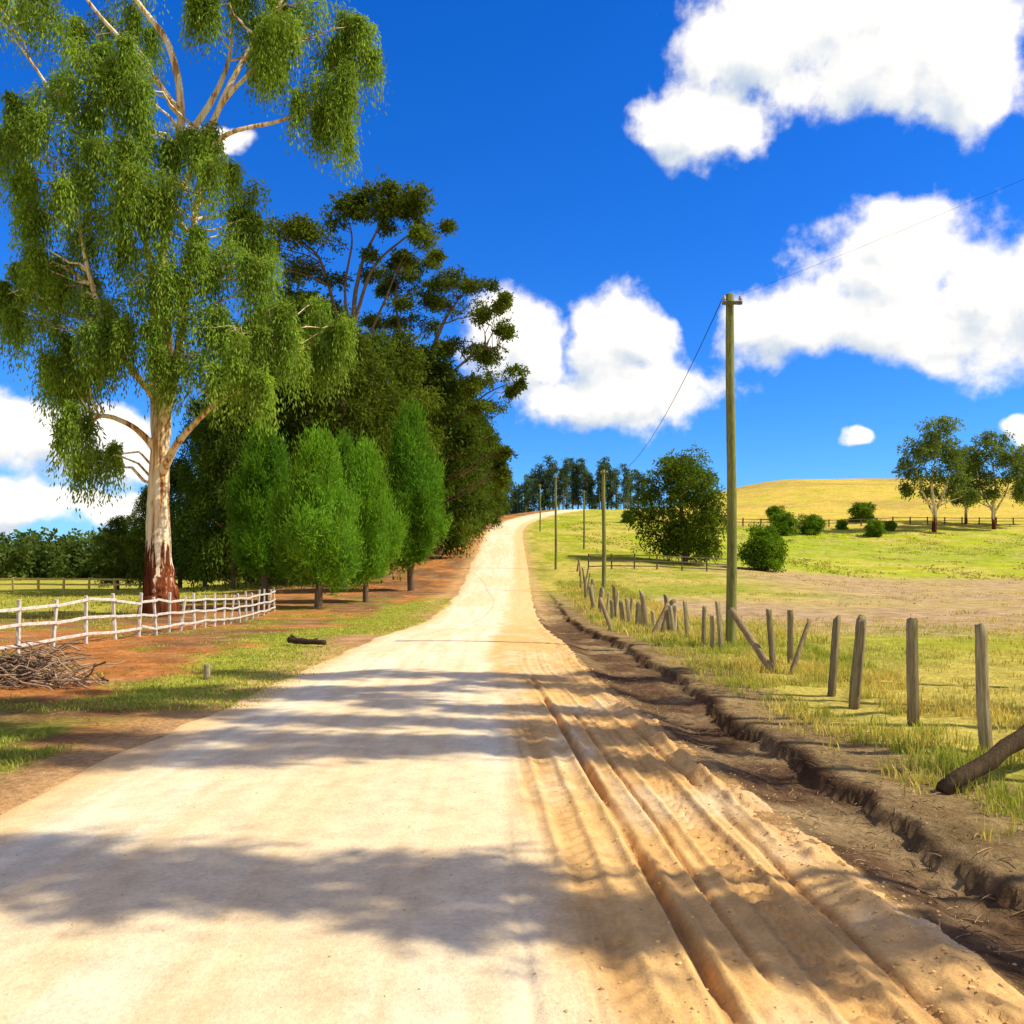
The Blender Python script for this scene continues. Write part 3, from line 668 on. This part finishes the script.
def logobj(name,p0,p1,r0,r1,label,cat,stubs=(),col=(.34,.25,.13),sides=10,wob=.004):
    p0=A(*p0);p1=A(*p1);g=Geo();n=12
    P=branch_pts(p0,p1,.01,n,wob)-p0
    tube(g,P,np.linspace(r0,r1,n),sides,A(*col),.14,True)
    for t,d,l,r in stubs:
        q=P[int(t*(n-1))];tube(g,np.array([q,q+A(*d)*l*.5+A(0,0,.01),q+A(*d)*l]),[r,r*.8,r*.5],6,A(*col),.15,True)
    return tag(obj(name,g.mesh(name,WOOD,True),loc=tuple(p0)),label,cat)
def w3(px,py,d): return ((px-512)/900*d,d,1.72-(py-570)/900*d)
a=w3(776,675,14.6);logobj("leaning_rail",(a[0],14.6,Hs(a[0],14.6)-.05),w3(731,610,15.8),.065,.06,"straight timber brace leaning against the fence line","broken rail")
a=w3(790,676,14.4);logobj("leaning_rail",(a[0],14.4,Hs(a[0],14.4)-.05),w3(810,620,14.7),.045,.035,"short broken fence stake leaning over","broken rail")
a=w3(652,640,22.);logobj("leaning_rail",(a[0],22,Hs(a[0],22)-.05),w3(668,604,22.4),.08,.06,"broken slab leaning among old fence posts","broken rail")
a=w3(612,632,26.);logobj("leaning_rail",(a[0],26,Hs(a[0],26)-.05),w3(600,598,26.6),.07,.05,"broken slab leaning among old fence posts","broken rail")
logobj("fallen_log",(3.30,6.9,Hs(3.30,6.9)+.02),(5.1,7.75,.74),.060,.075,"dark leaning timber propped above the roadside drain","log",[(.55,(.2,-.3,.6),.15,.02)],(.10,.07,.04),wob=.01)
x_,y_=gp(306,652);logobj("fallen_branch",(x_-.42,y_+.25,Hs(x_,y_)+.12),(x_+.42,y_-.1,Hs(x_,y_)+.09),.07,.05,"short dark broken branch lying on orange earth","branch",[(.3,(-.6,.2,.4),.3,.03),(.7,(.5,.1,.3),.25,.025)],(.07,.045,.03),wob=.02)
x_,y_=gp(207,681);o=post(x_,y_,.24,.05,0,0,"small pale stump peg standing in bare earth");o.name="stump";o["category"]="stump";del o["group"]
logobj("dead_stick",(2.42,4.05,surfz(2.42,4.05)+.02),(2.72,4.3,surfz(2.72,4.3)+.03),.008,.004,"thin dead forked stick lying in the drain","stick",[(.4,(.8,.6,.1),.12,.003),(.6,(.3,-.9,.1),.08,.003)],(.08,.05,.03),wob=.03)
# stick pile
g=Geo();sx,sy=-7.0,13.4
for k in range(240):
    a=random.gauss(0,.6)+ (math.pi if random.random()<.5 else 0)
    hx=min(.7,max(-1.3,random.gauss(-.35,.5)));hy=max(-.6,min(.6,random.gauss(0,.32)));hz=max(.02,.60*math.exp(-(hx*hx+hy*hy*3)*1.0)*random.random())
    L=random.uniform(.4,1.1);e=random.gauss(0,.3)
    p=A(hx-math.cos(a)*L/2,hy-math.sin(a)*L/2,hz-e*L/2);pe=A(hx+math.cos(a)*L/2,hy+math.sin(a)*L/2,hz+e*L/2)
    p[2]=max(p[2],.01);pe[2]=max(pe[2],.01)
    r=random.uniform(.006,.022);tube(g,branch_pts(p,pe,.06,6,.09),np.linspace(r,r*.4,6),5,A(.36,.25,.16)*random.uniform(.4,1.5),.1)
tag(obj("stick_pile",g.mesh("stick_pile",STICK,True),loc=(sx,sy,Hs(sx,sy)-.02)),"heap of dry grey sticks piled on bare earth","stick pile")
# ------------------------------------------------------------------ box helper
def boxmesh(name,dx,dy,dz,mat,bev=.01,jit=.0,seed=0):
    bm=bmesh.new();bmesh.ops.create_cube(bm,size=1)
    for v in bm.verts: v.co=Vector((v.co.x*dx,v.co.y*dy,v.co.z*dz))
    ed=[e for e in bm.edges if e.calc_length()>max(dx,dy,dz)*.9]
    bmesh.ops.subdivide_edges(bm,edges=ed,cuts=5)
    rs=random.Random(seed)
    bmesh.ops.bevel(bm,geom=[e for e in bm.edges if len(e.link_faces)==2 and e.calc_face_angle()>.5],offset=bev,segments=1,affect='EDGES')
    for v in bm.verts: v.co+=Vector((rs.gauss(0,jit),rs.gauss(0,jit),rs.gauss(0,jit)))
    me=bpy.data.meshes.new(name);bm.to_mesh(me);bm.free();me.materials.append(mat);return me
def rail_fence(name,pts,step,h,rails,mat,label,pw=.11,rh=.09,jit=.004,cat="fence",lean=.03,hj=.018,rt=.035):
    P=[A(*p) for p in pts];pos=[]
    for a,b in zip(P[:-1],P[1:]):
        n=max(1,round(np.linalg.norm(b-a)/step))
        for i in range(n): pos.append(a+(b-a)*i/n)
    pos.append(P[-1])
    e=obj(name,None,loc=(pos[0][0],pos[0][1],Hs(*pos[0])));tag(e,label,cat)
    z0=e.location.z;pms=[boxmesh(name+"_post",pw*random.uniform(.85,1.15),pw,h+.35,mat,.010,jit,s) for s in range(3)]
    for q in pos:
        z=Hs(*q)
        obj("post",random.choice(pms),e,loc=(q[0]-pos[0][0],q[1]-pos[0][1],z-z0+h/2-.175+hj*4*random.random()),rot=(random.gauss(0,lean),random.gauss(0,lean),random.gauss(0,.1)))
    rmesh=[boxmesh(name+"_rail",1,rt,rh,mat,.006,jit*.6,s) for s in range(4)]
    zr=[[Hs(*p)+h*f+random.gauss(0,hj) for p in pos] for f in rails]
    for n_,(a,b) in enumerate(zip(pos[:-1],pos[1:])):
        L=float(np.linalg.norm(b-a));ang=math.atan2(b[1]-a[1],b[0]-a[0])
        nrm=A(-math.sin(ang),math.cos(ang))*(-(pw/2+.021))
        for fi,f in enumerate(rails):
            za=zr[fi][n_]+random.gauss(0,hj*.5);zb=zr[fi][n_+1]+random.gauss(0,hj*.5)
            mx=(a+b)/2+nrm
            obj("rail",random.choice(rmesh),e,loc=(mx[0]-pos[0][0],mx[1]-pos[0][1],(za+zb)/2-z0),rot=(0,-math.atan2(zb-za,L),ang),sc=(L-.006,1,1))
    return e
rail_fence("white_fence",[(-10.3,13.5),(-9.6,17.5),(-9.1,22),(-9.6,30),(-10.3,39)],1.2,.98,[.90,.55,.2],PAINT,"old white painted timber rail fence on bare earth",pw=.065,rh=.062,lean=.06,jit=.003,hj=.028,rt=.028)
rail_fence("rail_fence",[(6.2,73),(12,74.5),(18.5,76)],2.2,1.25,[.92,.55,.2],RAILW,"dark grey timber rail fence beside the paddock")
rail_fence("pale_rail_fence",[(-58,80),(-46,79),(-30,78)],2.4,1.1,[.92,.5],YRAIL,"sunlit pale timber rail fence across green paddock",pw=.16,rh=.15)
rail_fence("hillside_fence",[(26,148),(48,152),(66,156),(110,160)],3.2,1.3,[.9,.5],RAILW,"long dark fence crossing the grassy hillside",pw=.18,rh=.10)
# ------------------------------------------------------------------ power poles
WOODP=surfmat("crossarm_wood",14,.5,.01,.3,usecol=False,color=(.16,.14,.07))
def pole(x,y,h,label,r=.13):
    e=obj("power_pole",None,loc=(x,y,Hs(x,y)));tag(e,label,"power pole","wooden power poles along the road")
    g=Geo();n=16;zs=np.linspace(-.4,h,n);P=np.stack([.02*np.sin(zs*.7),.015*np.cos(zs),zs],1)
    tube(g,P,np.linspace(r,r*.72,n),14,(.23,.24,.08),.05,True);obj("shaft",g.mesh("power_pole_shaft",WOOD,True),e)
    obj("crossarm",boxmesh("crossarm",.42,.07,.07,WOODP,.008,.002),e,loc=(0,-r*.72-.037,h-.22))
    g=Geo();zz=np.array([0,.03,.035,.06,.065,.09,.10,.13]);rr=[.015,.015,.04,.04,.028,.04,.03,.008]
    tube(g,np.stack([0*zz,0*zz,zz],1),rr,10,(.5,.5,.5));im=g.mesh("insulator",CERAM,True)
    for q in (-.17,.17): obj("insulator",im,e,loc=(q,-r*.72-.037,h-.187))
    return e
ph=7.45;p1=(4.62,19.0);p2=(5.5,54.)
pole(*p1,ph,"weathered greenish wooden power pole beside leaning fence posts",.115)
pole(*p2,7.3,"distant wooden power pole on grassy verge",.14)
for x_,y_,h in [(3.55,73,7.6),(7.6,95,6.2),(3.9,125,6.5)]: pole(x_,y_,h,"thin distant wooden power pole beside climbing road",.11)
def wire(a,b,sag,r=.010):
    t=np.linspace(0,1,40)[:,None];P=A(*a)*(1-t)+A(*b)*t;P[:,2]-=sag*4*(t[:,0]*(1-t[:,0]))
    g=Geo();tube(g,P-P[0],r,5);tag(obj("overhead_wire",g.mesh("overhead_wire",WIREM,True),loc=tuple(P[0])),"thin black overhead wire sagging between power poles","wire","overhead wires")
za=Hs(*p1)+ph-.05;zb=Hs(*p2)+7.3-.05
wire((p1[0]-.17,p1[1]-.12,za),(p2[0]-.17,p2[1]-.14,zb),1.5,.0085)
wire((p1[0]+.17,p1[1]-.12,za),(13.0,0.,7.7),.25,.0022)
wire((p2[0]-.17,p2[1]-.14,zb),(3.38,72.88,Hs(3.55,73)+7.55),.6,.010)
# ------------------------------------------------------------------ camera
cam=bpy.data.cameras.new("camera");cam.lens=36*900/1024;cam.sensor_width=36;cam.shift_y=58/1024;cam.clip_start=.05;cam.clip_end=6000
co=bpy.data.objects.new("camera",cam);COL.objects.link(co);co.location=(0,0,1.72);co.rotation_euler=(math.pi/2,0,0);scene.camera=co
# ------------------------------------------------------------------ light
EL=math.radians(46);az=math.atan2(1.0,-.12)
sd=Vector((math.sin(az)*math.cos(EL),math.cos(az)*math.cos(EL),math.sin(EL)))
sl=bpy.data.lights.new("sun",'SUN');sl.energy=5;sl.angle=math.radians(.4);sl.color=(1,.915,.75)
so=bpy.data.objects.new("sun",sl);COL.objects.link(so);so.rotation_euler=sd.to_track_quat('Z','Y').to_euler();so.location=(20,-10,40)
# ------------------------------------------------------------------ world with clouds
w=bpy.data.worlds.new("World");scene.world=w;w.use_nodes=True;nt=w.node_tree;nt.nodes.clear();L=nt.links.new
sky=N(nt,'ShaderNodeTexSky',sky_type='NISHITA');sky.sun_disc=False;sky.sun_elevation=EL;sky.sun_rotation=az;sky.air_density=1.0;sky.dust_density=.3;sky.ozone_density=3.
blobs=[(905,40,120,55),(765,45,80,58),(695,118,62,32),(985,60,70,58),(850,5,150,48),(740,130,40,22),
(900,272,100,60),(985,300,90,58),(800,325,90,34),(905,225,50,32),(1050,295,90,74),(880,320,110,34),(960,335,80,28),
(610,345,54,50),(655,392,72,32),(532,350,32,42),(590,395,82,32),(500,335,42,34),(640,325,30,26),
(5,435,60,38),(65,450,62,42),(120,440,44,34),(30,505,70,20),(115,505,50,18),
(865,430,17,10),(1022,432,26,14),(215,140,34,12)]
gt=bpy.data.node_groups.new("cloud_density",'ShaderNodeTree')
gt.interface.new_socket("Vector",in_out='INPUT',socket_type='NodeSocketVector');gt.interface.new_socket("Density",in_out='OUTPUT',socket_type='NodeSocketFloat')
gi=gt.nodes.new('NodeGroupInput');go=gt.nodes.new('NodeGroupOutput');GL=gt.links.new
cur=None
n1=gt.nodes.new('ShaderNodeTexNoise');n1.inputs['Scale'].default_value=12;n1.inputs['Detail'].default_value=8;n1.inputs['Roughness'].default_value=.60
n0=gt.nodes.new('ShaderNodeTexNoise');n0.inputs['Scale'].default_value=14;n0.inputs['Detail'].default_value=3
GL(gi.outputs[0],n1.inputs[0]);GL(gi.outputs[0],n0.inputs[0])
vs=gt.nodes.new('ShaderNodeVectorMath');vs.operation='SUBTRACT';vs.inputs[1].default_value=(.5,.5,.5);GL(n0.outputs['Color'],vs.inputs[0])
vs2=gt.nodes.new('ShaderNodeVectorMath');vs2.operation='MULTIPLY_ADD';vs2.inputs[1].default_value=(.08,.06,0);GL(vs.outputs[0],vs2.inputs[0]);GL(gi.outputs[0],vs2.inputs[2])
for px,py,rx,ry in blobs:
    a=math.atan((px-512)/900);e=math.atan((570-py)/900*math.cos(a))
    ra=rx/900*math.cos(a)**2;re=ry/900*math.cos(a)
    m=gt.nodes.new('ShaderNodeVectorMath');m.operation='MULTIPLY_ADD';m.inputs[1].default_value=(1/ra,1/re,0);m.inputs[2].default_value=(-a/ra,-e/re,0);GL(vs2.outputs[0],m.inputs[0])
    l=gt.nodes.new('ShaderNodeVectorMath');l.operation='LENGTH';GL(m.outputs[0],l.inputs[0])
    if cur is None: cur=l.outputs['Value']
    else:
        mm=gt.nodes.new('ShaderNodeMath');mm.operation='SMOOTH_MIN';mm.inputs[2].default_value=.25;GL(cur,mm.inputs[0]);GL(l.outputs['Value'],mm.inputs[1]);cur=mm.outputs[0]
iv=gt.nodes.new('ShaderNodeMath');iv.operation='SUBTRACT';iv.inputs[0].default_value=1.12;GL(cur,iv.inputs[1])
nn=gt.nodes.new('ShaderNodeMath');nn.operation='MULTIPLY_ADD';nn.inputs[1].default_value=2.2;nn.inputs[2].default_value=-1.1;GL(n1.outputs[0],nn.inputs[0])
ad=gt.nodes.new('ShaderNodeMath');ad.operation='ADD';GL(iv.outputs[0],ad.inputs[0]);GL(nn.outputs[0],ad.inputs[1]);GL(ad.outputs[0],go.inputs[0])
tc=N(nt,'ShaderNodeTexCoord');sp=N(nt,'ShaderNodeSeparateXYZ');L(tc.outputs['Generated'],sp.inputs[0])
at2=N(nt,'ShaderNodeMath',operation='ARCTAN2');L(sp.outputs['X'],at2.inputs[0]);L(sp.outputs['Y'],at2.inputs[1])
asn=N(nt,'ShaderNodeMath',operation='ARCSINE');L(sp.outputs['Z'],asn.inputs[0])
cb=N(nt,'ShaderNodeCombineXYZ');L(at2.outputs[0],cb.inputs[0]);L(asn.outputs[0],cb.inputs[1])
def dens(off):
    v=N(nt,'ShaderNodeVectorMath',operation='ADD');v.inputs[1].default_value=off;L(cb.outputs[0],v.inputs[0])
    gnode=nt.nodes.new('ShaderNodeGroup');gnode.node_tree=gt;L(v.outputs[0],gnode.inputs[0]);return gnode.outputs[0]
dA=dens((0,0,0));dB=dens((.018,.028,0))
cov=N(nt,'ShaderNodeMapRange',interpolation_type='SMOOTHSTEP');cov.inputs[1].default_value=-.14;cov.inputs[2].default_value=.44;L(dA,cov.inputs[0])
df=N(nt,'ShaderNodeMath',operation='SUBTRACT');L(dB,df.inputs[0]);L(dA,df.inputs[1])
mr=N(nt,'ShaderNodeMapRange');mr.inputs[1].default_value=-.02;mr.inputs[2].default_value=1.15;L(df.outputs[0],mr.inputs[0])
sb=N(nt,'ShaderNodeMapRange',interpolation_type='SMOOTHSTEP');sb.inputs[1].default_value=.2;sb.inputs[2].default_value=1.3;sb.inputs[4].default_value=.28;L(dB,sb.inputs[0])
sh=N(nt,'ShaderNodeMath',operation='ADD',use_clamp=True);L(mr.outputs[0],sh.inputs[0]);L(sb.outputs[0],sh.inputs[1])
ccx=N(nt,'ShaderNodeMix',data_type='RGBA');ccx.inputs[6].default_value=(11.8,11.3,10.4,1);ccx.inputs[7].default_value=(5.8,6.8,8.2,1);L(sh.outputs[0],ccx.inputs[0])
hs=N(nt,'ShaderNodeHueSaturation');hs.inputs['Saturation'].default_value=1.40;hs.inputs['Value'].default_value=1.55;L(sky.outputs[0],hs.inputs['Color'])
tn=N(nt,'ShaderNodeMix',data_type='RGBA',blend_type='MULTIPLY');tn.inputs[0].default_value=1;tn.inputs[7].default_value=(.40,.76,1.28,1);L(hs.outputs[0],tn.inputs[6])
mx=N(nt,'ShaderNodeMix',data_type='RGBA');L(cov.outputs[0],mx.inputs[0]);L(tn.outputs[2],mx.inputs[6]);L(ccx.outputs[2],mx.inputs[7])
on=N(nt,'ShaderNodeTexNoise');on.inputs['Scale'].default_value=2.6;on.inputs['Detail'].default_value=3;L(tc.outputs['Generated'],on.inputs[0])  # unseen clouds added outside the view to whiten and warm the shadow fill
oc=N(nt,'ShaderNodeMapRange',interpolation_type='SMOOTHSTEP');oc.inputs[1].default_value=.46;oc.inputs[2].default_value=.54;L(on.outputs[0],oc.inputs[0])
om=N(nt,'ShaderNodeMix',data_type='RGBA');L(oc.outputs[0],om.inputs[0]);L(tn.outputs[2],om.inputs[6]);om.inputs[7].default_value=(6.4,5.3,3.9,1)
bgc=N(nt,'ShaderNodeBackground');bgc.inputs['Strength'].default_value=.1;L(mx.outputs[2],bgc.inputs[0])
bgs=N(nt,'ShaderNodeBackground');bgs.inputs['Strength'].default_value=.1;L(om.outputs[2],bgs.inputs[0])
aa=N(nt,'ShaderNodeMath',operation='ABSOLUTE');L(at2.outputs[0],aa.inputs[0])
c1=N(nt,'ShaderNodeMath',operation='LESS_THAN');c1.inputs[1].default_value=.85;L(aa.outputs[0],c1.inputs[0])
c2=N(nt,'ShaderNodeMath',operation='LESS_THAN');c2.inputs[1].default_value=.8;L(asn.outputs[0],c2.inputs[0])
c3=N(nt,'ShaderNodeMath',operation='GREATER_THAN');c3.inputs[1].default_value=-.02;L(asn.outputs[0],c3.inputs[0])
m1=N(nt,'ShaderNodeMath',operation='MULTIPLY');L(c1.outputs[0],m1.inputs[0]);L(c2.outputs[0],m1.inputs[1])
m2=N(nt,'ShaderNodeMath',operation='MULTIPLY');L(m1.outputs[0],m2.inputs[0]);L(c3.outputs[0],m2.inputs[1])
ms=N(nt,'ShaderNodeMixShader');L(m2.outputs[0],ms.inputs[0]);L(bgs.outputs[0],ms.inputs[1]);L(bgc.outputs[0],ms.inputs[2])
ow=N(nt,'ShaderNodeOutputWorld');L(ms.outputs[0],ow.inputs[0])
print("verts",sum(len(o.data.vertices) for o in bpy.data.objects if o.type=='MESH'))
